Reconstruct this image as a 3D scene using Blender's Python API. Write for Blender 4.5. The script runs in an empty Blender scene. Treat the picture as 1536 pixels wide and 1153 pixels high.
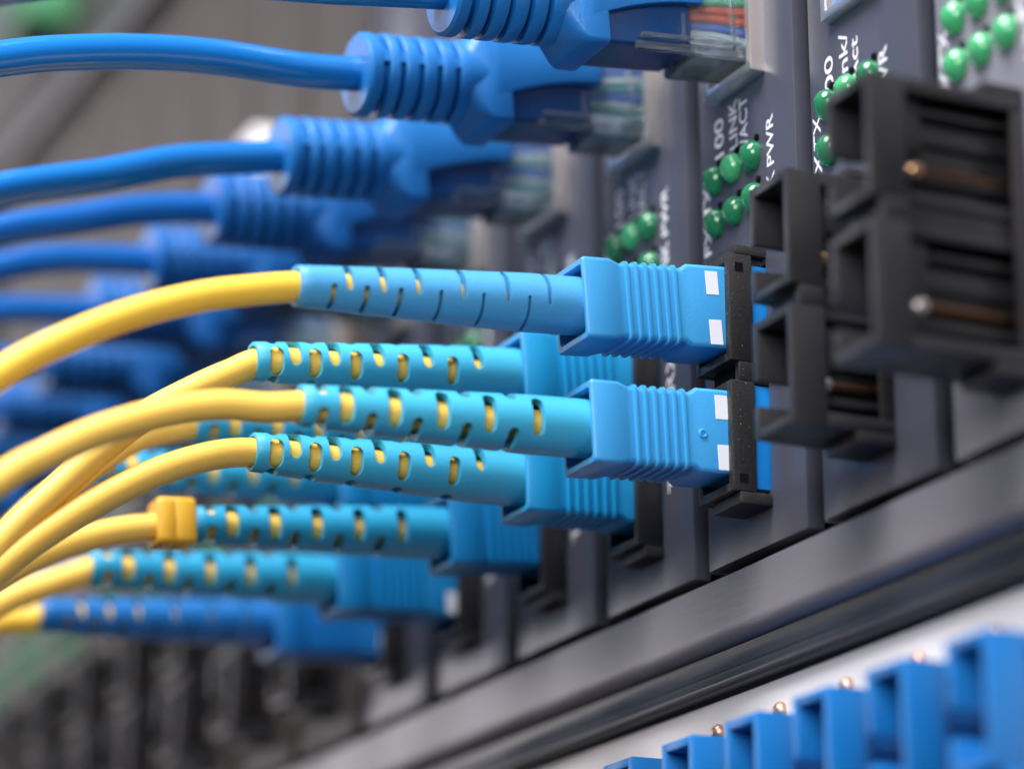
import bpy, bmesh, math, random
from mathutils import Vector, Matrix
random.seed(4)
MM = 0.001
sc = bpy.context.scene
# ------------------------------------------------------------------ camera
def norm(v): return v.normalized()
F_PX = 4644.0
eX = -norm(Vector((-2268, 1444, F_PX)))
v = norm(Vector((-40, -15000, F_PX)))
eZ = norm(v - v.dot(eX) * eX)
eY = eZ.cross(eX)
O = Vector((277 / F_PX * 315, 292 / F_PX * 315, 315))
CAM = Vector((-eX.dot(O), -eY.dot(O), -eZ.dot(O)))
row = lambda i: Vector((eX[i], eY[i], eZ[i]))
right, up, back = row(0), -row(1), -row(2)
cd = bpy.data.cameras.new('camera'); cam = bpy.data.objects.new('camera', cd)
sc.collection.objects.link(cam)
m = Matrix((right, up, back)).transposed().to_4x4(); m.translation = CAM * MM
cam.matrix_world = m
cd.sensor_width = 36; cd.lens = F_PX * 36 / 1536
cd.clip_start = 0.005; cd.clip_end = 20
cd.dof.use_dof = True; cd.dof.focus_distance = 0.3065; cd.dof.aperture_fstop = 12.5
sc.camera = cam
# ------------------------------------------------------------------ light
w = bpy.data.worlds.new('World'); sc.world = w; w.use_nodes = True
nt = w.node_tree; bgn = nt.nodes['Background']
tc = nt.nodes.new('ShaderNodeTexCoord'); sx = nt.nodes.new('ShaderNodeSeparateXYZ')
rp = nt.nodes.new('ShaderNodeValToRGB'); mr = nt.nodes.new('ShaderNodeMapRange')
nt.links.new(tc.outputs['Generated'], sx.inputs[0]); nt.links.new(sx.outputs['Z'], mr.inputs['Value'])
mr.inputs['From Min'].default_value = -1; mr.inputs['From Max'].default_value = 1
nt.links.new(mr.outputs[0], rp.inputs[0]); nt.links.new(rp.outputs[0], bgn.inputs[0])
rp.color_ramp.elements[0].color = (0.075, 0.075, 0.105, 1); rp.color_ramp.elements[0].position = 0.2
rp.color_ramp.elements[1].color = (0.78, 0.78, 0.92, 1); rp.color_ramp.elements[1].position = 0.85
bgn.inputs[1].default_value = 0.33
def area(name, loc, target, sx_, sy_, power, col=(1, 1, 1)):
    l = bpy.data.lights.new(name, 'AREA'); l.shape = 'RECTANGLE'; l.size = sx_; l.size_y = sy_
    l.energy = power; l.color = col
    o = bpy.data.objects.new(name, l); sc.collection.objects.link(o); o.location = loc
    o.rotation_euler = (Vector(target) - Vector(loc)).to_track_quat('-Z', 'Y').to_euler(); return o
area('softbox_overhead', (0.15, -0.32, 0.62), (-0.03, -0.03, 0.02), 0.30, 0.5, 11.5, (1, 0.98, 0.97))
area('softbox_above_rack', (0.02, 0.36, 0.80), (-0.03, -0.08, 0.04), 0.5, 0.22, 13.0, (0.97, 0.97, 1))
area('softbox_left', (-0.85, -0.42, 0.20), (-0.06, 0, 0.0), 0.42, 0.42, 2.0, (1, 0.95, 0.95))
area('softbox_camera_side', (0.65, -0.42, 0.18), (0.0, -0.02, 0.02), 0.3, 0.3, 3.6, (1, 0.98, 0.96))
sc.view_settings.view_transform = 'Standard'; sc.view_settings.look = 'None'
sc.view_settings.exposure = 0.14; sc.view_settings.gamma = 1
try: sc.view_settings.use_curve_mapping = False
except Exception: pass
sc.render.engine = 'CYCLES'; sc.cycles.max_bounces = 8; sc.cycles.transmission_bounces = 8

# ------------------------------------------------------------------ materials
def mat(name, col, rough=0.45, metal=0.0, vary=0.08, nscale=900, bump=0.0, trans=0.0, sss=0.0, coat=0.0, spec=0.5, specks=0.0, spk=0.70, anis=None, bscale=2500):
    m = bpy.data.materials.new(name); m.use_nodes = True; n = m.node_tree; b = n.nodes['Principled BSDF']
    b.inputs['Roughness'].default_value = rough; b.inputs['Metallic'].default_value = metal
    b.inputs['Specular IOR Level'].default_value = spec
    b.inputs['Transmission Weight'].default_value = trans
    b.inputs['Coat Weight'].default_value = coat; b.inputs['Coat Roughness'].default_value = 0.08
    if sss:
        b.inputs['Subsurface Weight'].default_value = sss
        b.inputs['Subsurface Radius'].default_value = (1, 1, 1); b.inputs['Subsurface Scale'].default_value = 0.0008
    t = n.nodes.new('ShaderNodeTexCoord')
    ns = n.nodes.new('ShaderNodeTexNoise'); ns.inputs['Scale'].default_value = nscale * 0.12; ns.inputs['Detail'].default_value = 6
    n.links.new(t.outputs['Object'], ns.inputs['Vector'])
    r = n.nodes.new('ShaderNodeValToRGB'); n.links.new(ns.outputs['Fac'], r.inputs[0])
    c = col
    r.color_ramp.elements[0].position = 0.3; r.color_ramp.elements[1].position = 0.7
    r.color_ramp.elements[0].color = tuple(x * (1 - vary) for x in c) + (1,)
    r.color_ramp.elements[1].color = tuple(min(1, x * (1 + vary)) for x in c) + (1,)
    out = r.outputs[0]
    if specks:
        vo = n.nodes.new('ShaderNodeTexNoise'); vo.inputs['Scale'].default_value = 4200; vo.inputs['Detail'].default_value = 2
        n.links.new(t.outputs['Object'], vo.inputs['Vector'])
        rr = n.nodes.new('ShaderNodeValToRGB'); n.links.new(vo.outputs['Fac'], rr.inputs[0])
        rr.color_ramp.elements[0].position = spk; rr.color_ramp.elements[0].color = (0, 0, 0, 1)
        rr.color_ramp.elements[1].position = spk + 0.06; rr.color_ramp.elements[1].color = (specks,) * 3 + (1,)
        mx = n.nodes.new('ShaderNodeMixRGB'); mx.inputs[2].default_value = (0.5, 0.48, 0.47, 1)
        n.links.new(rr.outputs[0], mx.inputs[0]); n.links.new(out, mx.inputs[1]); out = mx.outputs[0]
    n.links.new(out, b.inputs['Base Color'])
    rn = n.nodes.new('ShaderNodeMapRange'); rn.inputs['To Min'].default_value = max(0.06, rough - 0.07); rn.inputs['To Max'].default_value = rough + 0.07
    n.links.new(ns.outputs['Fac'], rn.inputs['Value']); n.links.new(rn.outputs[0], b.inputs['Roughness'])
    if bump:
        n2 = n.nodes.new('ShaderNodeTexNoise'); n2.inputs['Scale'].default_value = bscale; n2.inputs['Detail'].default_value = 3
        mp = n.nodes.new('ShaderNodeMapping'); n.links.new(t.outputs['Object'], mp.inputs[0])
        if anis: mp.inputs['Scale'].default_value = anis
        n.links.new(mp.outputs[0], n2.inputs['Vector'])
        bp = n.nodes.new('ShaderNodeBump'); bp.inputs['Strength'].default_value = bump; bp.inputs['Distance'].default_value = 0.0001
        n.links.new(n2.outputs['Fac'], bp.inputs['Height']); n.links.new(bp.outputs[0], b.inputs['Normal'])
    return m
M = dict(
 panel=mat('charcoal_anodised_panel', (0.076, 0.079, 0.108), 0.33, 0.25, 0.06, 500, 0.12, bscale=6000, specks=0.35, spk=0.74),
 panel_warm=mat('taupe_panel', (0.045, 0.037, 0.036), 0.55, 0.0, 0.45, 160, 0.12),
 panel_lit=mat('charcoal_panel_lit', (0.23, 0.225, 0.27), 0.40, 0.25, 0.05, 500, 0.1, bscale=6000),  # charcoal panel with the brighter light put into its colour
 flange=mat('blue_grey_flange', (0.28, 0.33, 0.42), 0.25, 0.5, 0.06),
 rail=mat('grey_rail', (0.17, 0.162, 0.185), 0.42, 0.3, 0.07, 300, 0.35, bscale=1500, anis=(0.15, 1, 1)),
 raildark=mat('dark_rail_groove', (0.018, 0.019, 0.026), 0.38, 0.1, 0.2, 300, 0.6, bscale=700, anis=(0.08, 1, 1)),
 white=mat('white_panel', (0.62, 0.60, 0.61), 0.6, 0, 0.03, 300, 0.1),
 black=mat('black_plastic', (0.019, 0.018, 0.018), 0.42, 0, 0.25, 700, 0.5, specks=0.4, bscale=3500, spk=0.68),
 blackfar=mat('black_plastic_smooth', (0.022, 0.021, 0.024), 0.38, 0, 0.2, 500, 0.3),
 dark=mat('dark_void', (0.003, 0.003, 0.004), 0.8, spec=0.1),  # near-black stands in for shade in slits, throats and notches
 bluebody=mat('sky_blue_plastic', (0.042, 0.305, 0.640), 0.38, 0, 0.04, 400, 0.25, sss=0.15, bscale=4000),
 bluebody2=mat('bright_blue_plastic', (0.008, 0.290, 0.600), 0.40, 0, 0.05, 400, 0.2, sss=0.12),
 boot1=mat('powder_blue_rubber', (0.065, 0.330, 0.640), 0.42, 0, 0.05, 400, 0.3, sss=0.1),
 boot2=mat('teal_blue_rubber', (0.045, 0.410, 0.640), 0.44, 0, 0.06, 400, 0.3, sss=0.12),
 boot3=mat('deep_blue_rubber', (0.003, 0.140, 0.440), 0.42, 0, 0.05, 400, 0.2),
 yellow=mat('yellow_cable', (0.90, 0.57, 0.060), 0.45, 0, 0.04, 500, 0.25, sss=0.15),
 yellow2=mat('warm_yellow_cable', (0.92, 0.58, 0.105), 0.45, 0, 0.05, 500, 0.25, sss=0.15),
 tag=mat('orange_yellow_collar', (0.82, 0.44, 0.03), 0.5, 0, 0.04),
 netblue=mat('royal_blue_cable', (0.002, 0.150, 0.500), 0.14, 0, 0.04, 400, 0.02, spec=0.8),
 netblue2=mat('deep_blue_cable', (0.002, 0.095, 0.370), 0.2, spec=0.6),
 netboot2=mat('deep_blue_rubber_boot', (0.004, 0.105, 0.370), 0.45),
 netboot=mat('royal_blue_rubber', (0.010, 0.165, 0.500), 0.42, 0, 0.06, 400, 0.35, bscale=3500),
 netcore=mat('shaded_blue_plastic', (0.003, 0.050, 0.190), 0.32, 0, 0.1),  # plug blue darkened to paint the shadow under the hood
 clear=mat('clear_plastic', (0.80, 0.90, 0.96), 0.04, 0, 0.01, trans=0.95),
 silver=mat('brushed_steel', (0.72, 0.67, 0.64), 0.30, 0.9, 0.08, 500, 0.3, anis=(1, 1, 0.1)),
 brass=mat('brass', (0.75, 0.46, 0.26), 0.22, 1, 0.1),
 brass_shade=mat('brass_in_shade', (0.16, 0.085, 0.045), 0.4, 1, 0.2),  # brass pin rod with shade put into its colour
 copper=mat('copper', (0.60, 0.38, 0.28), 0.42, 1, 0.1),
 led=mat('green_lens', (0.025, 0.290, 0.120), 0.14, 0, 0.1, trans=0.45, coat=0.3),
 led2=mat('bright_green_lens', (0.070, 0.480, 0.200), 0.10, 0, 0.1, trans=0.25, coat=0.6),
 ink=mat('white_ink', (0.74, 0.74, 0.80), 0.6, 0, 0.12, 3000),
 mark=mat('pale_window', (0.74, 0.76, 0.84), 0.45, 0, 0.05),
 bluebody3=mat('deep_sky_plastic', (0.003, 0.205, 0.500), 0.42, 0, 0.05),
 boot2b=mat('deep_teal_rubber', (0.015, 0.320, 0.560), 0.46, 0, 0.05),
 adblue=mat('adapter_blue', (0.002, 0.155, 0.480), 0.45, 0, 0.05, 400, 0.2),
 insleeve=mat('sleeve_blue', (0.004, 0.240, 0.720), 0.38, 0, 0.04),
 wred=mat('orange_wire', (0.70, 0.10, 0.03), 0.4), wgreen=mat('green_wire', (0.10, 0.50, 0.30), 0.4),
 wteal=mat('teal_wire', (0.03, 0.30, 0.36), 0.4), wwhite=mat('white_wire', (0.62, 0.72, 0.72), 0.4),
 wblue=mat('blue_wire', (0.03, 0.15, 0.6), 0.4),
 greenblock=mat('green_terminal', (0.06, 0.24, 0.11), 0.45),
)
# ------------------------------------------------------------------ helpers (all in mm, y = -distance out of the panel)
def finish(name, bm, material, parent=None, bevel=0.0, smooth=True, seg=2, doubles=True):
    if bevel:
        bm.normal_update()
        es = [e for e in bm.edges if len(e.link_faces) == 2 and e.calc_face_angle(0) > math.radians(35)]
        if es: bmesh.ops.bevel(bm, geom=es, offset=bevel, segments=seg, affect='EDGES', profile=0.5, clamp_overlap=True)
    bmesh.ops.scale(bm, vec=(MM, MM, MM), verts=bm.verts)
    me = bpy.data.meshes.new(name); bm.to_mesh(me); bm.free()
    if smooth:
        me.polygons.foreach_set('use_smooth', [True] * len(me.polygons)); me.set_sharp_from_angle(angle=math.radians(38))
    me.materials.append(material)
    o = bpy.data.objects.new(name, me); sc.collection.objects.link(o)
    if parent: o.parent = parent
    return o
def box(bm, x0, x1, y0, y1, z0, z1):
    vs = [bm.verts.new((x, y, z)) for x in (x0, x1) for y in (y0, y1) for z in (z0, z1)]
    for f in ((0, 1, 3, 2), (4, 6, 7, 5), (0, 4, 5, 1), (2, 3, 7, 6), (0, 2, 6, 4), (1, 5, 7, 3)):
        bm.faces.new([vs[i] for i in f])
    return vs
def sbox(bm, x0, x1, s0, s1, z0, z1): return box(bm, x0, x1, -s1, -s0, z0, z1)
def bridge(bm, a, b):
    n = len(a)
    for i in range(n): bm.faces.new((a[i], a[(i + 1) % n], b[(i + 1) % n], b[i]))
def ring(bm, pts): return [bm.verts.new(p) for p in pts]
def rr(hx, hz, r, n=4):
    out = []
    for qx, qz, a0 in ((1, 1, 0), (-1, 1, 90), (-1, -1, 180), (1, -1, 270)):
        for i in range(n + 1):
            a = math.radians(a0 + 90 * i / n); out.append((qx * (hx - r) + r * math.cos(a), qz * (hz - r) + r * math.sin(a)))
    return out
def loft(bm, sections, cx=0, cz=0, cap0=True, cap1=True):
    """sections: (s, hx, hz, r[, dx, dz])"""
    prev = None; first = None
    for sct in sections:
        s, hx, hz, r = sct[:4]; dx, dz = (sct[4], sct[5]) if len(sct) > 4 else (0, 0)
        R_ = ring(bm, [(cx + dx + x, -s, cz + dz + z) for x, z in rr(hx, hz, min(r, hx * .999, hz * .999))])
        if prev: bridge(bm, prev, R_)
        else: first = R_
        prev = R_
    if cap0: bm.faces.new(first)
    if cap1: bm.faces.new(prev)
    bmesh.ops.recalc_face_normals(bm, faces=bm.faces)
def lathe(bm, prof, n=40, cx=0, cz=0, closed=False, axis='y', cy=0):
    rings = []
    for s, r in prof:
        pts = []
        for i in range(n):
            a = 2 * math.pi * i / n
            if axis == 'y': pts.append((cx + r * math.cos(a), -s, cz + r * math.sin(a)))
            elif axis == 'z': pts.append((cx + r * math.cos(a), cy + r * math.sin(a), s))
        rings.append(ring(bm, pts))
    for a, b in zip(rings, rings[1:]): bridge(bm, a, b)
    if closed: bridge(bm, rings[-1], rings[0])
    else: bm.faces.new(rings[0]); bm.faces.new(rings[-1])
    bmesh.ops.recalc_face_normals(bm, faces=bm.faces)
def catmull(P, k=10):
    P = [Vector(p) for p in P]; P = [P[0] * 2 - P[1]] + P + [P[-1] * 2 - P[-2]]; out = []
    for i in range(1, len(P) - 2):
        for j in range(k):
            t = j / k; a, b, c, d = P[i - 1:i + 3]
            out.append(0.5 * ((2 * b) + (c - a) * t + (2 * a - 5 * b + 4 * c - d) * t * t + (3 * b - a - 3 * c + d) * t ** 3))
    out.append(P[-2]); return out
def tube(bm, P, r, n=24, k=10, wob=0):
    Q = catmull(P, k); prev = None; rings = []
    ref = Vector((1, 0, 0))
    for i, p in enumerate(Q):
        t = (Q[min(i + 1, len(Q) - 1)] - Q[max(i - 1, 0)]).normalized()
        u = (ref - t * ref.dot(t)).normalized(); v_ = t.cross(u)
        R_ = ring(bm, [p + u * r * math.cos(2 * math.pi * j / n) + v_ * r * math.sin(2 * math.pi * j / n) for j in range(n)])
        if prev: bridge(bm, prev, R_)
        rings.append(R_); prev = R_
    bm.faces.new(rings[0]); bm.faces.new(rings[-1]); bmesh.ops.recalc_face_normals(bm, faces=bm.faces)
def thing(name, loc, label, cat, group=None, rx=0):
    o = bpy.data.objects.new(name, None); sc.collection.objects.link(o); o.empty_display_size = 0.005
    o.location = Vector(loc) * MM; o.rotation_euler = (math.radians(rx), 0, 0)
    o['label'] = label; o['category'] = cat
    if group: o['group'] = group
    return o
def relink(name, data, parent, label=None):
    o = bpy.data.objects.new(name, data); sc.collection.objects.link(o); o.parent = parent
    if label: o['label'] = label
    return o
def copy_tree(o, parent=None):
    c = o.copy(); sc.collection.objects.link(c)
    if parent: c.parent = parent
    for ch in [x for x in bpy.data.objects if x.parent == o]: copy_tree(ch, c)
    return c
def plate(bm, x0, x1, z0, z1, y0, y1, holes):
    xs = sorted({x0, x1, *[h[0] for h in holes], *[h[1] for h in holes]}); zs = sorted({z0, z1, *[h[2] for h in holes], *[h[3] for h in holes]})
    V = {}; F = []
    def vt(x, z):
        if (x, z) not in V: V[(x, z)] = bm.verts.new((x, y0, z))
        return V[(x, z)]
    for i in range(len(xs) - 1):
        for j in range(len(zs) - 1):
            mx, mz = (xs[i] + xs[i + 1]) / 2, (zs[j] + zs[j + 1]) / 2
            if any(h[0] < mx < h[1] and h[2] < mz < h[3] for h in holes): continue
            F.append(bm.faces.new((vt(xs[i], zs[j]), vt(xs[i + 1], zs[j]), vt(xs[i + 1], zs[j + 1]), vt(xs[i], zs[j + 1]))))
    g = bmesh.ops.extrude_face_region(bm, geom=F)
    bmesh.ops.translate(bm, verts=[e for e in g['geom'] if isinstance(e, bmesh.types.BMVert)], vec=(0, y1 - y0, 0))
    bmesh.ops.recalc_face_normals(bm, faces=bm.faces)
_tx = {}
def lettering(txt, x0, x1, z0, z1, parent, y=-0.035):
    """white ink reading upwards: the text line runs along +Z, letter tops point to -X"""
    key = (txt, round(x1 - x0, 2), round(z1 - z0, 2))
    if key not in _tx:
        cu = bpy.data.curves.new('t', 'FONT'); cu.body = txt; cu.size = 1; cu.extrude = 0.0; cu.offset = 0.012; cu.resolution_u = 4
        ob = bpy.data.objects.new('t', cu); sc.collection.objects.link(ob)
        dg = bpy.context.evaluated_depsgraph_get(); dg.update()
        me = bpy.data.meshes.new_from_object(ob.evaluated_get(dg)); bpy.data.objects.remove(ob)
        X = [v_.co.x for v_ in me.vertices]; Yv = [v_.co.y for v_ in me.vertices]
        ax, bx, ay, by = min(X), max(X), min(Yv), max(Yv)
        for v_ in me.vertices:
            v_.co = Vector((((1 - (v_.co.y - ay) / (by - ay)) * (x1 - x0)) * MM, 0, ((v_.co.x - ax) / (bx - ax)) * (z1 - z0) * MM))
        me.materials.clear(); me.materials.append(M['ink']); me.name = 'lettering'; _tx[key] = me
    o = relink('lettering', _tx[key], parent); o.location = Vector((x0, y, z0)) * MM
    return o
# ------------------------------------------------------------------ the rack chassis
PITCH = 22.8
XL, XR = -330, 128
ch = thing('rack_chassis', (0, 0, 0), 'grey metal rack chassis with a long grooved rail running under the row of network modules', 'rack chassis')
bm = bmesh.new()
def prism(bm, prof, x0, x1):
    a = ring(bm, [(x0, y, z) for y, z in prof]); b = ring(bm, [(x1, y, z) for y, z in prof]); bridge(bm, a, b)
    bm.faces.new(a); bm.faces.new(b); bmesh.ops.recalc_face_normals(bm, faces=bm.faces)
arc = [(-0.5 + 1.5 * (1 - math.cos(math.radians(a))), -5.9 - 2.1 * math.sin(math.radians(a))) for a in range(0, 91, 10)]
prism(bm, [(4, -1.15), (-0.35, -1.15), (-0.5, -1.3)] + arc + [(4, -8.0)], XL, XR)
finish('lower_rail', bm, M['rail'], ch)
bm = bmesh.new()
prism(bm, [(4, -8.05), (1.0, -8.05), (1.05, -8.6), (0.95, -9.2), (0.75, -9.8), (0.55, -10.15), (0.62, -10.3), (0.45, -10.9), (0.15, -11.25), (0.0, -11.4), (0.0, -11.6), (0.3, -12.1), (4, -12.2)], XL, XR)
finish('rail_groove', bm, M['raildark'], ch)
bm = bmesh.new()
prism(bm, [(4, 138.5), (-2.0, 138.5), (-2.2, 139), (-2.2, 146), (-1.6, 147), (4, 147)], XL, XR)
finish('upper_rail', bm, M['raildark'], ch)
bm = bmesh.new(); box(bm, XL, XR, 12, 14, -14, 150); finish('back_plate', bm, M['dark'], ch)
bm = bmesh.new(); box(bm, XL, XR, 1.0, 3.0, 148, 172); finish('top_cover', bm, M['panel_warm'], ch)

# ------------------------------------------------------------------ fibre adapter builder (local: x across, s out, z up)
def adapter(parent, Fr, sd, x0, x1, mt, mi, near_open=True, sleeve=None, name='fiber_adapter', flat_gap=True, pins=True, label=None):
    """Fr front distance, sd depth of the front strip; cups z 5..16.4 and 18.2..29.5"""
    t = 0.9; zb, z1, z2, zt = 5.0, 16.3, 18.3, 29.5
    bm = bmesh.new(); top = parent
    xn = x1 - t
    # near side wall: front strip, notch between the cups
    for a, b in ((zb, z1), (z2, zt)): sbox(bm, xn, x1, Fr - sd, Fr, a, b)
    sbox(bm, xn + 0.05, x1 - 0.02, Fr - sd, Fr - 0.95, z1 + .002, z2 - .002)
    # far side wall with a window in each cup
    for a, b in ((zb, z1), (z2, zt)):
        h = b - a
        sbox(bm, x0, x0 + t, 0, Fr, a, a + h * 0.28); sbox(bm, x0, x0 + t, 0, Fr, a + h * 0.50, b)
        sbox(bm, x0 + .003, x0 + t - .003, Fr - sd * 0.55 if Fr > 6 else 0, Fr, a + h * 0.28, a + h * .5) if Fr < 6 else None
    # floors and ceilings of both cups
    for a, b in ((zb, z1), (z2, zt)):
        sbox(bm, x0 + t + .002, xn - .002, 0, Fr - 0.003, a, a + t); sbox(bm, x0 + t + .002, xn - .002, 0, Fr - 0.003, b - t, b)
    # rear frame at the panel, top and bottom rails of the near side
    if Fr > 6:
        s0 = 0.0
        sbox(bm, xn + .1, x1 - .002, s0, Fr - sd - .002, zt - 1.3, zt - .003)
        sbox(bm, xn + .1, x1 - .002, s0, Fr - sd - .002, zb + .003, zb + 1.3)
        sbox(bm, xn + .1, x1 - .004, s0, 1.4, zb + 1.3, zt - 1.3)
    # latch foot under the lowest wall and on top of the highest
    sbox(bm, x0 + 1.5, x1 - .003, 0, min(Fr - 0.8, 4.2), zb - 1.2, zb - .002)
    sbox(bm, x0 + 1.5, x1 - .003, 0, min(Fr - 0.8, 4.2), zt + .002, zt + 1.0)
    o = finish(name, bm, mt, parent, bevel=0.14)
    if label: o['label'] = label
    # divider web and inner housing
    bm = bmesh.new()
    sbox(bm, x0 + t, xn - .3, 0, Fr - 1.6, z1 - .3, z2 + .3)
    if Fr > 6:
        L_ = Fr - sd
        for a, b in ((zb + t, z1 - t), (z2 + t, zt - t)):
            h = b - a
            sbox(bm, x0 + 2.2, x1 - 2.9, 0, L_ * 0.9, a + .6, b - .6)
            for q0, q1, dx in ((0.10, 0.17, 1.2), (0.26, 0.44, .75), (0.74, 0.82, 1.1)):
                sbox(bm, x1 - 2.95, x1 - 2.9 + dx, 0.3, L_ * 0.93, a + h * (1 - q1), a + h * (1 - q0))
            sbox(bm, x1 - 2.6, x1 - 1.3, L_ * .82, L_ * .98, a + h * .45, a + h * .95)
    finish('inner_housing', bm, mi, o, bevel=0.1)
    if pins and Fr > 6:
        for zc in (9.5, 21.8):
            bm = bmesh.new(); L_ = Fr - sd
            lathe(bm, [(0.2, .5), (L_ * .80, .5), (L_ * .82, .3)], 20, x1 - 2.1, zc)
            fr_ = finish('ferrule', bm, M['brass_shade'], o)
            bm = bmesh.new(); lathe(bm, [(L_ * .8, .6), (L_ * .8 + .2, .75), (L_ * .8 + .9, .75), (L_ * .8 + 1.35, .5), (L_ * .8 + 1.5, .15)], 20, x1 - 2.0, zc)
            finish('ferrule_glint', bm, M['silver' if zc < 15 else 'brass'], o)  # bright end piece paints the glint on the pin
    if sleeve:
        bm = bmesh.new()
        sbox(bm, x0 + t + .2, x1 - .45, -1.5, Fr - sd + .3, zb + .5, z1 - .2); sbox(bm, x0 + t + .2, x1 - .45, -1.5, Fr - sd + .3, z2 + .2, zt - .9)
        finish('inner_sleeve', bm, sleeve, o, bevel=0.1)
        bm = bmesh.new(); sbox(bm, x0 + 1.2, x1 - .3, -1.5, Fr - sd + .32, z1 - .1, z2 + .15)
        sbox(bm, x1 - .9, x1 + .03, Fr - sd * .62, Fr - sd * .28, zt - 1.9, zt - .95); sbox(bm, x1 - .9, x1 + .03, Fr - sd * .62, Fr - sd * .28, zb + .8, zb + 1.75)  # near-black squares laid on the strip paint the shade of notches
        finish('divider_slot_shade', bm, M['dark'], o)
    return o
# ------------------------------------------------------------------ modules
LED_POS = [(6.15, 41.2), (10.0, 41.3), (14.05, 41.2), (6.2, 36.5), (10.2, 36.5), (14.2, 36.6)]
def led_mesh():
    bm = bmesh.new(); n = 28; prof = [(0, 1.42), (.25, 1.45), (.6, 1.38), (1.0, 1.15), (1.3, .8), (1.5, .4)]
    lathe(bm, prof + [(1.55, .02)], n, 0, 0)
    for v_ in bm.verts:
        if v_.co.z < 0: v_.co.z *= 1.12 + 0.12 * (1 - abs(v_.co.x) / 1.5)      # slightly drop-shaped lens
    return bm
led_data = {}
def module(k, label, panel=None, Fr=4.4, sd=2.7, adm='black', adi='dark', sleeve=None, empty_port=False, simple=False, pale=False):
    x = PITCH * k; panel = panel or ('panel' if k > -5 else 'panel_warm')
    t = thing('network_module', (x, 0, 0), label, 'network module', 'network modules side by side in the rack')
    bm = bmesh.new()
    plate(bm, 2.6, 22.35, 0.1, 136.5, 0, 2.0, [(7.4, 16.3, 49.9, 64.3), (9.4, 15.6, 6.0, 28.9)])
    finish('front_panel', bm, M[panel], t, bevel=0.18)
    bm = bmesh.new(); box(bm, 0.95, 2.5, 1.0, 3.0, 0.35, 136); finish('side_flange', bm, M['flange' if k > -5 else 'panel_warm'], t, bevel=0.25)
    bm = bmesh.new(); box(bm, 1.0, 22.0, 3.05, 11.5, -0.3, 136); finish('housing', bm, M['dark'], t)
    # network port: steel collar proud of the panel, dark throat
    zt_ = 64.5
    bm = bmesh.new(); c = 1.7 if not empty_port else 1.1
    plate(bm, 6.9, 16.8, 49.3, zt_ + .4, -c, 6, [(7.9, 15.8, 50.3, zt_ - .6)])
    pt = finish('network_port', bm, M['silver'], t, bevel=0.12)
    bm = bmesh.new(); box(bm, 7.92, 15.78, 6.0, 6.6, 50.32, zt_ - .62); finish('port_throat', bm, M['dark'], pt)
    if empty_port:
        bm = bmesh.new()
        for i in range(8): box(bm, 9.0 + .2, 9.4 + .2, -0.2, 5.8, 51.6 + i * 1.3, 52.1 + i * 1.3)
        for i in range(8): box(bm, 9.0, 12.6, 3.0 + .1, 3.3, 51.6 + i * 1.3, 52.1 + i * 1.3)
        finish('contact_pins', bm, M['copper'], pt)
        bm = bmesh.new(); box(bm, 7.95, 9.0, 0, 5.9, 50.6, 63); finish('throat_liner', bm, M['netboot'], pt)
    # indicator lights
    for i, (lx, lz) in enumerate(LED_POS):
        key = 'b' if k == 2 else (i == 1 and not simple)
        if key not in led_data: led_data[key] = finish('indicator_light', led_mesh(), M['led2' if (key or k == 2) else 'led'], t); o = led_data[key]; led_data[key] = o.data
        else: o = relink('indicator_light', led_data[key], t)
        o.location = Vector((lx, -0.02, lz)) * MM
    if not simple:
        bm = bmesh.new()
        for lx, lz in LED_POS: lathe(bm, [(0.02, .42), (.22, .36), (.23, .3)], 12, lx + .75, lz + 1.62)
        finish('light_clip', bm, M['dark'], t)
    # printed legends
    if k >= -3:
        sans = k >= 1
        if sans: L5 = [('100', 5.6, 7.2, 41.0, 46.1), ('Link/', 8.4, 10.0, 40.9, 47.5), ('Act', 10.5, 11.9, 41.6, 46.2), ('PWR', 15.5, 17.0, 37.0, 43.3), ('TX', 3.1, 4.5, 37.3, 40.8), ('FX', 3.1, 4.5, 33.4, 36.9)]
        else: L5 = [('100', 6.0, 7.9, 43.4, 47.7), ('LINK', 9.1, 10.75, 43.3, 48.7), ('/ACT', 11.25, 12.95, 43.0, 48.3), ('PWR', 16.7, 18.1, 38.9, 44.3), ('TX', 3.3, 4.8, 37.7, 41.2), ('FX', 3.3, 4.8, 33.5, 36.9)]
        for q in L5: lettering(*q, t)
        lettering('LINK', 16.5, 18.1, 32.9, 38.2, t)
        if k < 0: lettering('RX', 17.1, 18.9, 21.3, 26.2, t)
        if k < 0: lettering('TX', 17.1, 18.9, 10.4, 14.6, t)
        if k == 3: pass
    if Fr: adapter(t, Fr, sd, 8.7, 15.95, M[adm], M[adi], sleeve=sleeve)
    return t
module(0, 'charcoal module in sharp focus whose black frame holds the two sky blue fiber plugs', sleeve=M['insleeve'])
module(1, 'charcoal module with Link/Act print and empty black adapter, just right of the plugged one', Fr=10.75, sd=3.6, adm='blackfar', adi='blackfar', empty_port=True)
module(2, 'brightly lit charcoal module with bright green lights above a large blurred empty black adapter', panel='panel_lit', Fr=15.9, sd=3.6, adm='blackfar', adi='blackfar', empty_port=True)
module(3, 'grey module cut off by the right edge with slivers of its black adapter in view', panel='panel_lit', Fr=9.5, sd=3.6, adm='blackfar', adi='blackfar', empty_port=True)
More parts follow.
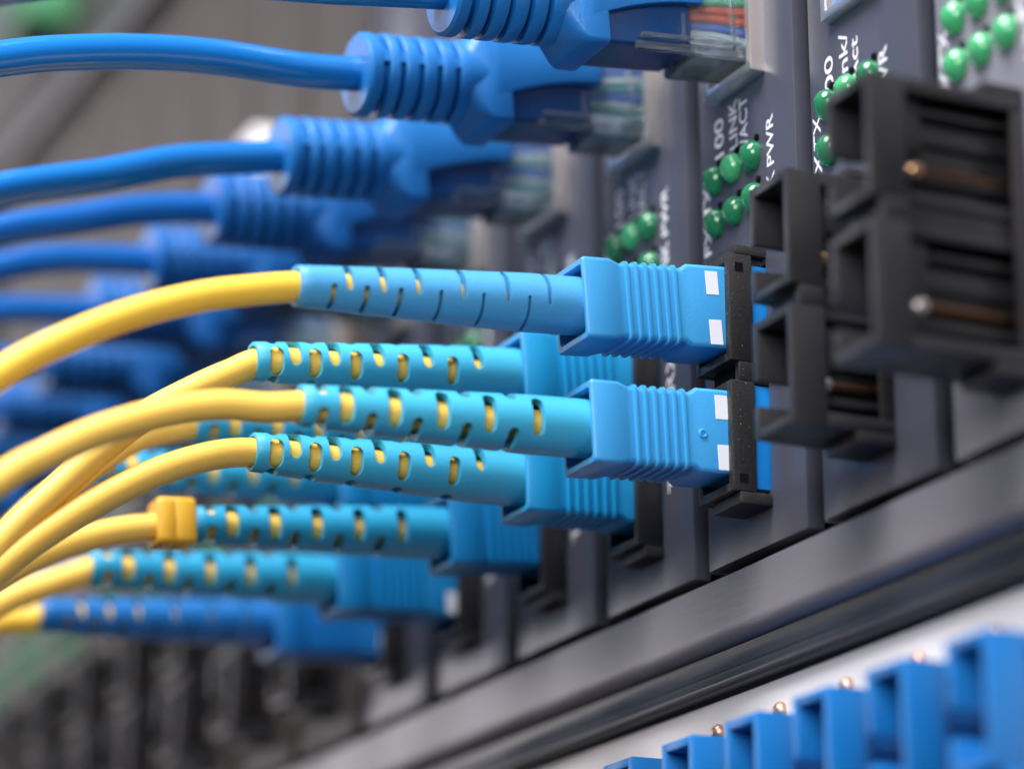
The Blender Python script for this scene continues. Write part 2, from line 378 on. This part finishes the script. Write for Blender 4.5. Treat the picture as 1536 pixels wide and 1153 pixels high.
LAB = {-1: 'slightly blurred module left of the sharp one, green lights just above the topmost fiber plug',
 -2: 'blurred module holding the fiber cord that wears an orange-yellow collar',
 -3: 'blurred charcoal module holding the second lowest fiber plug',
 -4: 'blurred module holding the lowest, darkest blue fiber plug',
 -5: 'strongly blurred module with empty black adapter, first one left of the lowest fiber plug',
 -6: 'strongly blurred module, second one left of the lowest fiber plug',
 -7: 'strongly blurred module, third one left of the lowest fiber plug',
 -8: 'strongly blurred module, fourth one left of the lowest fiber plug',
 -9: 'out of focus module behind blue cords, fifth one left of the lowest fiber plug',
 -10: 'out of focus module near the left edge, third from the far end of the row',
 -11: 'out of focus module near the left edge, second from the far end of the row',
 -12: 'farthest out of focus module at the left end of the row',}
for k in range(-1, -13, -1):
    module(k, LAB[k], Fr=(3.1 if k >= -4 else 6.6), sd=(2.9 if k >= -4 else 2.6), adm='blackfar', adi='blackfar' if k < -4 else 'dark', simple=k < -2)
# ------------------------------------------------------------------ white patch panel with blue adapters under the rail
pp = thing('patch_panel', (0, 1.6, -12.5), 'plain white panel under the grooved rail, carrying the row of blue adapters', 'patch panel')
bm = bmesh.new(); box(bm, XL, XR, 0, 2, -55, -0.1); finish('face_plate', bm, M['white'], pp, bevel=0.2)
blab = {0: 'blue adapter lowest and farthest left of the row, only its top edge showing', 1: 'second blue adapter from the left of the bottom row',
 2: 'third blue adapter from the left of the bottom row, copper screw above it', 3: 'fourth blue adapter from the left of the bottom row',
 4: 'fifth blue adapter from the left, blurred, below the brightest part of the white panel', 5: 'largest and most blurred blue adapter at the lower right corner'}
first = None
for i in range(6):
    x = 17.1 + 12.45 * (i - 1); t = None
    if first is None:
        t = thing('blue_adapter', (0, 1.6, -49.6), blab[0], 'fiber adapter', 'blue adapters in the row below the rail')
        adapter(t, 11.6, 3.8, -6.3, 0.0, M['adblue'], M['adblue'], name='body', pins=False)
        bm = bmesh.new(); lathe(bm, [(0.0, .85), (.4, .85), (.8, .55), (.95, .2)], 20, -3.1, 33.2); finish('screw', bm, M['copper'], t)
        first = t
    else:
        t = copy_tree(first); t['label'] = blab[i]
    t.location = Vector((x - .2, 1.6, -49.1)) * MM
# ------------------------------------------------------------------ fibre patch cords
def boot_mesh(slots, s0=19.2, s1=48.9):
    """slotted tapering sleeve; slots: (distance from the tail end, width, angle, arc chord)"""
    L_ = s1 - s0
    def R(s):
        u = (s1 - s) / L_
        return 1.98 + 0.92 * min(1, u / 0.80) ** 0.9
    prof = [(s0, R(s0))]
    for i in range(1, 24): s = s0 + L_ * i / 24; prof.append((s, R(s)))
    prof += [(s1 - .12, 1.98), (s1, 1.86), (s1, 1.6), (s1 - .2, 1.52)]
    inner = [(s0 + L_ * (1 - i / 10), 1.52 + .62 * (i / 10)) for i in range(1, 11)]
    bm = bmesh.new(); lathe(bm, prof + inner, 56, closed=True)
    base = finish('boot', bm, M['boot1'], None)
    bm = bmesh.new(); n = 8
    for d, wd, ang, chord in slots:
        a = math.radians(ang); s = s1 - d; rad = Vector((math.cos(a), 0, math.sin(a))); tan = Vector((-math.sin(a), 0, math.cos(a))); ax = Vector((0, -1, 0))
        pts = []
        for sgn in (1, -1):
            for i in range(n + 1):
                b = math.pi * i / n
                pts.append((sgn * (chord / 2 - wd / 2) + sgn * math.sin(b) * wd / 2, sgn * math.cos(b) * wd / 2))
        lo = ring(bm, [ax * s + tan * p[0] + ax * p[1] + rad * 0.55 for p in pts]); hi = ring(bm, [ax * s + tan * p[0] + ax * p[1] + rad * 4.5 for p in pts])
        bridge(bm, lo, hi); bm.faces.new(lo); bm.faces.new(hi)
    bmesh.ops.recalc_face_normals(bm, faces=bm.faces)
    cut = finish('cut', bm, M['boot1'], None)
    md = base.modifiers.new('b', 'BOOLEAN'); md.operation = 'DIFFERENCE'; md.object = cut; md.solver = 'EXACT'; md.use_self = True
    dg = bpy.context.evaluated_depsgraph_get(); dg.update()
    me = bpy.data.meshes.new_from_object(base.evaluated_get(dg))
    bpy.data.objects.remove(base); bpy.data.objects.remove(cut)
    bm = bmesh.new(); bm.from_mesh(me); bmesh.ops.scale(bm, vec=(1000,) * 3, verts=bm.verts)
    bm.normal_update()
    es = [e for e in bm.edges if len(e.link_faces) == 2 and e.calc_face_angle(0) > math.radians(50)]
    try: bmesh.ops.bevel(bm, geom=es, offset=0.07, segments=2, affect='EDGES', clamp_overlap=True)
    except Exception as ex: print('bevel', ex)
    bmesh.ops.scale(bm, vec=(MM,) * 3, verts=bm.verts); bm.to_mesh(me); bm.free()
    me.polygons.foreach_set('use_smooth', [True] * len(me.polygons)); me.set_sharp_from_angle(angle=math.radians(50))
    me.materials.clear(); me.name = 'boot'
    return me
def two(d, w_, a, c): return [(d, w_, a, c), (d, w_, a + 180, c)]
slA = []
for i, d in enumerate([3.2, 4.8, 6.5, 8.2, 9.9, 11.8, 14.0, 16.4, 18.4, 21.0, 23.2, 25.4]):
    slA += two(d, [.62, .78, .62, .74, .55, .66, .42, .58, .36, .5, .34, .44][i], (-46 if i % 2 == 0 else 24), 2.7 + .05 * d)
slB = []
for i, d in enumerate([1.8, 4.1, 6.6, 8.9, 11.2, 13.7, 16.2, 18.5, 21.0, 23.5]):
    slB += (two(d, 1.3, 72, 3.2) + two(d, 1.15, -50, 2.4)) if i % 2 == 0 else two(d, 1.55 - .035 * i, 4, 3.8)
slC = []
for i, d in enumerate([2.0, 4.0, 6.1, 8.2, 10.5, 13.0, 15.6, 18.4, 21.1, 24.0]):
    slC += (two(d, 1.5 - .03 * i, -12, 3.0) + two(d, 1.3, 84, 2.5)) if i % 2 == 0 else two(d, 1.4 - .03 * i, 29, 3.3)
BOOT = {'A': boot_mesh(slA), 'B': boot_mesh(slB), 'C': boot_mesh(slC)}
def plug_mesh():
    bm = bmesh.new()
    secs = [(0.6, 3.0, 4.05, .4), (1.1, 3.2, 4.3, .45), (8.3, 3.2, 4.3, .5), (8.9, 3.05, 3.85, .6)]
    s = 9.55
    for i in range(6):
        secs += [(s, 3.05, 3.87, .6), (s + .08, 3.27, 4.09, .6), (s + .36, 3.27, 4.09, .6), (s + .44, 3.05, 3.87, .6)]; s += 1.06
    secs += [(15.7, 3.05, 3.87, .6), (16.1, 3.12, 3.95, .5), (17.0, 3.4, 4.15, .45), (19.75, 3.42, 4.15, .42), (19.95, 3.3, 4.03, .4), (19.95, 2.85, 3.5, .4), (19.7, 2.75, 3.42, .4), (16.4, 2.7, 3.35, .4)]
    loft(bm, secs)
    return bm
pm = plug_mesh(); _p = finish('connector_body', pm, M['bluebody']); PLUG = _p.data; bpy.data.objects.remove(_p); PLUG.materials.clear()
bm = bmesh.new()
for z0, z1 in ((1.15, 3.6), (-4.0, -1.5)): box(bm, 3.17, 3.235, -6.35, -4.95, z0, z1)
_p = finish('window_mark', bm, M['mark'], bevel=0.02); 
MARKS = []
bpy.data.objects.remove(_p)
for z0, z1 in ((1.15, 3.6), (-4.0, -1.45)):
    bm = bmesh.new(); box(bm, 3.15, 3.235, -6.35, -4.95, z0, z1)
    _p = finish('window_mark', bm, M['mark'], bevel=0.03, smooth=False); MARKS.append(_p.data); bpy.data.objects.remove(_p)
def setmat(o, m_):
    """material lives on the object so that copies can share the mesh"""
    if not o.data.materials: o.data.materials.append(m_)
    o.material_slots[0].link = 'OBJECT'; o.material_slots[0].material = m_
def fiber(k, X, Zc, dy, tilt, boot, bodym, bootm, path, label, dimple=False, collar=False):
    x = X + PITCH * k
    t = thing('fiber_patch_cord', (x, dy, Zc), label, 'fiber patch cord', 'yellow fiber patch cords plugged into the modules', rx=tilt)
    o = relink('connector_body', PLUG, t); setmat(o, bodym)
    for m_ in MARKS: relink('window_mark', m_, o)
    o = relink('boot', BOOT[boot], t); setmat(o, bootm)
    th = math.radians(tilt); c, s_ = math.cos(th), math.sin(th)
    P = [(0, -17, 0), (0, -30, 0), (0, -40, 0), (0, -47.5, 0)]
    for p in path:
        yy, zz = p[1] - dy, p[2] - Zc; P.append((p[0] - x, yy * c + zz * s_, -yy * s_ + zz * c))
    a, b = Vector(P[-2]), Vector(P[-1]); d = (b - a).normalized()
    P += [tuple(b + d * 12 + Vector((0, 0, -2))), tuple(b + d * 30 + Vector((0, 0, -9))), tuple(b + d * 60 + Vector((0, 0, -26)))]
    bm = bmesh.new(); tube(bm, P, 1.48, 28); finish('cable', bm, M['yellow' if boot == 'A' else 'yellow2'], t)
    bm = bmesh.new(); lathe(bm, [(1.5, 1.25), (2.6, 1.25), (2.7, 1.0)], 20); ferr = finish('ferrule', bm, M['mark'], t); ferr.location.y = 0.003
    if dimple:
        bm = bmesh.new(); n = 20
        rs = [(.52, 0.0), (.44, .12), (.3, .14), (.2, .0), (.12, -.12), (.01, -.14)]; R_ = []
        for r, h in rs: R_.append(ring(bm, [(3.2 + h, -7.9 + r * math.cos(2 * math.pi * i / n), -0.45 + r * math.sin(2 * math.pi * i / n)) for i in range(n)]))
        for a, b in zip(R_, R_[1:]): bridge(bm, a, b)
        bmesh.ops.recalc_face_normals(bm, faces=bm.faces); finish('moulding_mark', bm, bodym, o)
    if collar:
        bm = bmesh.new(); loft(bm, [(48.9, 1.9, 2.4, .5), (49.2, 2.05, 2.6, .7), (51.0, 2.05, 2.6, .7), (51.15, 1.95, 2.5, .7), (51.3, 2.05, 2.6, .7), (52.7, 2.05, 2.6, .7), (53.1, 1.8, 2.3, .6)]); finish('collar', bm, M['tag'], t)
    return t
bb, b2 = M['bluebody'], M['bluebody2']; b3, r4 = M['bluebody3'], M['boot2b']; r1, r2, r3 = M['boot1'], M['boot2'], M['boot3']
fiber(0, 11.9, 24.3, 0, 4.1, 'A', bb, r1, [(11.9, -52.9, 19.8), (11.9, -58.1, 18.4), (11.9, -64.5, 15.9), (11.9, -70.7, 12.6), (11.9, -76.7, 8.5)],
      'topmost yellow cord, in sharp focus, narrow slits in its long powder blue boot')
fiber(0, 11.9, 11.35, .7, 2.6, 'B', bb, r2, [(11.9, -51.3, 8.5), (11.9, -55.9, 8.2), (11.9, -61.0, 6.9), (11.9, -67.2, 4.4), (11.9, -72.1, 1.6), (11.9, -76.2, -1.2)],
      'sharp yellow cord directly below the topmost one, round moulding dot on its plug', dimple=True)
fiber(-1, 11.9, 24.2, 4.2, 4.3, 'C', b2, r2, [(-10.9, -46.9, 18.9), (-10.9, -50.7, 16.7), (-10.9, -55.5, 13.5), (-10.9, -60.1, 9.3), (-10.9, -64.6, 4.6), (-10.9, -69.7, -1.1)],
      'slightly blurred yellow cord whose teal boot lies between the two sharp ones')
fiber(-1, 11.9, 11.9, 4.5, 1.0, 'C', b2, r2, [(-10.9, -47.7, 10.4), (-10.9, -53.2, 8.3), (-10.9, -58.6, 5.2), (-10.9, -63.8, 1.5), (-10.9, -69.5, -3.4)],
      'yellow cord with teal slotted boot directly below the two sharp ones')
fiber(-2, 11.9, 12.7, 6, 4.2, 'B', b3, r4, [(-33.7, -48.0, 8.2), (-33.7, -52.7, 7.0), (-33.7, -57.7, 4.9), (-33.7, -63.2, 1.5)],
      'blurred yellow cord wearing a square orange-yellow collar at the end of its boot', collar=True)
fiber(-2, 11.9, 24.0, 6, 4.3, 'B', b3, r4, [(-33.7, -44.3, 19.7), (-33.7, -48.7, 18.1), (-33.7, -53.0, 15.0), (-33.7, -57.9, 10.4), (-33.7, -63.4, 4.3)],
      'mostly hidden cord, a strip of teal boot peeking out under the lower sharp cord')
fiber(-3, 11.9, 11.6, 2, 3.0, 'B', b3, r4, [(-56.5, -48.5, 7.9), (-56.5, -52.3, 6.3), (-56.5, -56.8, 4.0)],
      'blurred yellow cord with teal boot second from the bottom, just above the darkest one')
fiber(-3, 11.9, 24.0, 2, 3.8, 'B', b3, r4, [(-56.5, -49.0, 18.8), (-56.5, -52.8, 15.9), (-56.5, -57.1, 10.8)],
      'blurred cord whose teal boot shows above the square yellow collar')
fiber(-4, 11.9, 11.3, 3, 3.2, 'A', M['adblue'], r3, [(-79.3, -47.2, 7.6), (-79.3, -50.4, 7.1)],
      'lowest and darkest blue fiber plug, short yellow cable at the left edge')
# ------------------------------------------------------------------ blue network cords
def network(k, Zc, tilt, path, label, dy=0):
    X = 11.8 + PITCH * k
    t = thing('network_patch_cord', (X, dy, Zc), label, 'network patch cord', 'royal blue network cords plugged into the modules', rx=tilt)
    # ribbed boot, neck and rear block
    bm = bmesh.new()
    prof = []
    s = 33.8
    prof = [(33.8, 3.0), (33.8, 4.1), (33.5, 4.45), (32.6, 4.5)]
    rings_ = [(32.4, 31.5), (30.4, 29.7), (28.3, 27.6), (26.2, 25.5), (24.1, 23.4)]
    for i, (a, b) in enumerate(rings_):
        prof += [(a, 4.42), (a - .12, 3.35), (b + .12, 3.35), (b, 4.42), (b - .15, 4.5), (b - 1.0, 4.5)]
    prof = [p for p in prof if p[0] > 22.6] + [(22.2, 4.45), (21.6, 4.4), (19, 4.2)]
    lathe(bm, prof, 40)
    for a in (8, 188): # longitudinal web joining the ribs
        c, s_ = math.cos(math.radians(a)), math.sin(math.radians(a))
        vs = box(bm, 3.0, 4.3, -33, -22.5, -.55, .55)
        bmesh.ops.rotate(bm, verts=vs, cent=(0, 0, 0), matrix=Matrix.Rotation(math.radians(-a), 3, 'Y'))
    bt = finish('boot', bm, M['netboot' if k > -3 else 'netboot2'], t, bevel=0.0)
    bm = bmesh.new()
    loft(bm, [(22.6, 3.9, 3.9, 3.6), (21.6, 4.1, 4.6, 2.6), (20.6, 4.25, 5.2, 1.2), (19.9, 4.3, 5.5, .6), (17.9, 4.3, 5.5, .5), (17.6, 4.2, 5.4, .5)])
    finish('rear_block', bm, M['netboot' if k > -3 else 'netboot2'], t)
    # hood over the latch: side cheek with an arched lower edge
    bm = bmesh.new(); N = 14
    xs_ = [19.6 - 13.0 * i / N for i in range(N + 1)]
    for xa, xb in ((2.4, 4.32), (-4.32, -2.4)):
        prev = None
        for i, s in enumerate(xs_):
            u = i / N; zl = -2.9 + 2.7 * (1 - (1 - u) ** 2.0); zu = 5.45 - .5 * u
            q = ring(bm, [(xa, -s, zl), (xb, -s, zl), (xb, -s, zu), (xa, -s, zu)])
            if prev: bridge(bm, prev, q)
            else: bm.faces.new(q)
            prev = q
        bm.faces.new(prev)
    bmesh.ops.recalc_face_normals(bm, faces=bm.faces)
    box(bm, -2.38, 2.38, -17, -6.8, 3.6, 4.9)
    finish('hood', bm, M['netboot' if k > -3 else 'netboot2'], t, bevel=0.2)
    bm = bmesh.new(); loft(bm, [(17.8, 3.5, 5.1, .4), (8.3, 3.5, 4.95, .4), (7.8, 3.2, 4.7, .6)]); finish('cable_clamp', bm, M['netcore'], t)
    bm = bmesh.new(); loft(bm, [(7.7, 3.3, 5.5, .25, 0, -.2), (-4.5, 3.3, 5.5, .25, 0, -.2)])
    vs = box(bm, 3.15, 3.85, -14.5, 1.5, -5.6, -4.7); box(bm, 3.25, 3.7, -3.2, -2.9, -4.7, 5.0); box(bm, 3.25, 3.8, -9, -8.6, -4.7, -1.2)
    box(bm, 3.4, 4.3, -14.0, 0.6, -4.5, -3.9)
    o = finish('clear_plug', bm, M['clear'], t, bevel=0.12)
    for i, (z, mm_) in enumerate(zip((-3.5, -2.4, -1.3, -.2, .9, 2.0, 3.1, 4.2), ('wwhite', 'wblue', 'wred', 'wred', 'wgreen', 'wwhite', 'wteal', 'wgreen'))):
        bm = bmesh.new(); tube(bm, [(1.2, -7.5, z * .75), (2.2, -4.5, z * .85), (2.75, -1.5, z), (2.75, 3.2, z)], .48, 12, 5); finish('wire', bm, M[mm_ if k == 0 else ('wteal', 'wwhite', 'wblue')[i % 3]], o)
    bm = bmesh.new()
    for i in range(8): box(bm, 2.3, 3.0, 1.8, 4.2, -3.6 + 1.1 * i, -3.3 + 1.1 * i)
    finish('contacts', bm, M['brass'], o)
    th = math.radians(tilt); c, s_ = math.cos(th), math.sin(th)
    P = [(0, -16, 0), (0, -24, 0), (0, -33, 0)]
    for p in path:
        yy, zz = p[1] - dy, p[2] - Zc; P.append((p[0] - X, yy * c + zz * s_, -yy * s_ + zz * c))
    a, b = Vector(P[-2]), Vector(P[-1]); d = (b - a).normalized()
    P += [tuple(b + d * 15 + Vector((0, 0, -1.5))), tuple(b + d * 40 + Vector((0, 0, -8))), tuple(b + d * 80 + Vector((0, 0, -26)))]
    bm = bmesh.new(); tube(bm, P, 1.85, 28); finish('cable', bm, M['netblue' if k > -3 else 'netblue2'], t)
    return t
network(0, 56.6, 4.6, [(11.9, -45.3, 52.2), (11.9, -52.2, 51.4), (11.9, -59.0, 50.6)], 'sharpest blue network cord, cut off by the top edge, coloured wires in its clear plug')
network(-1, 56.6, 4.8, [(-10.9, -40.0, 53.1), (-10.9, -48.8, 52.9), (-10.9, -56.0, 52.2), (-10.9, -63.8, 50.8), (-10.9, -72.0, 48.6)], 'blurred blue network cord second from the top, long cable sweeping to the left edge')
network(-2, 55.9, 5.6, [(-33.7, -38.2, 51.6), (-33.7, -45.9, 49.9), (-33.7, -54.2, 47.0), (-33.7, -65.2, 43.6)], 'blurred blue network cord third from the top, its boot below the small cream plug')
network(-3, 56.8, 4.6, [(-56.5, -36.6, 53.7), (-56.5, -43.1, 52.4), (-56.5, -51.1, 49.9), (-56.5, -58.9, 47.5)], 'blurred blue network cord fourth from the top, cable merging under the one above')
network(-4, 57.6, 4.6, [(-79.3, -39.1, 54.3), (-79.3, -45.9, 53.3), (-79.3, -52.5, 51.3)], 'strongly blurred blue network cord fifth from the top, pale highlight along its cable')
network(-5, 58.0, 4.6, [(-102.1, -37.2, 54.8), (-102.1, -46.1, 53.6)], 'strongly blurred blue network cord sixth from the top, just above the yellow cables')
FAR = {-6: 'out of focus blue network cord seventh from the top, behind the topmost yellow cable',
 -7: 'out of focus blue network cord eighth from the top, left of the slotted boots',
 -8: 'out of focus blue network cord ninth from the top, above the crossing yellow cables',
 -9: 'farthest blue network cord in view, a dark blur at the left edge'}
for k in FAR: network(k, 57.6, 5, [(11.8 + PITCH * k, -40, 54.2), (11.8 + PITCH * k, -50, 52.5)], FAR[k])
# ------------------------------------------------------------------ small green terminal block far up left
t = thing('terminal_block', (-243, 1.0, 163), 'small green terminal block blurred in the top left corner', 'terminal block')
bm = bmesh.new(); box(bm, -8, 8, -6, -0.02, -7, 7); box(bm, -7, 7, -9, -6.02, -6, -1); box(bm, -7, 7, -9, -6.02, 1, 6); finish('body', bm, M['greenblock'], t, bevel=0.4)
bm = bmesh.new()
for i in range(3): lathe(bm, [(6.05, 1.6), (7.2, 1.6), (7.4, 1.2)], 16, -5 + i * 5, 7.0)
finish('screw', bm, M['silver'], t)

# cream plug standing in an upper socket of a far module
t = thing('cream_plug', (-112, 0, 84), 'small blurred cream plug behind the ribbed blue boot second from the top', 'plug')
bm = bmesh.new(); loft(bm, [(0.1, 3.5, 4.2, .6), (9, 3.5, 4.2, .6), (9.6, 3.1, 3.8, .6)]); finish('plug_body', bm, M['white'], t)
bm = bmesh.new(); box(bm, 3.55, 4.3, -8.5, -1, -2.2, 2.2); finish('latch', bm, M['white'], t, bevel=0.2)
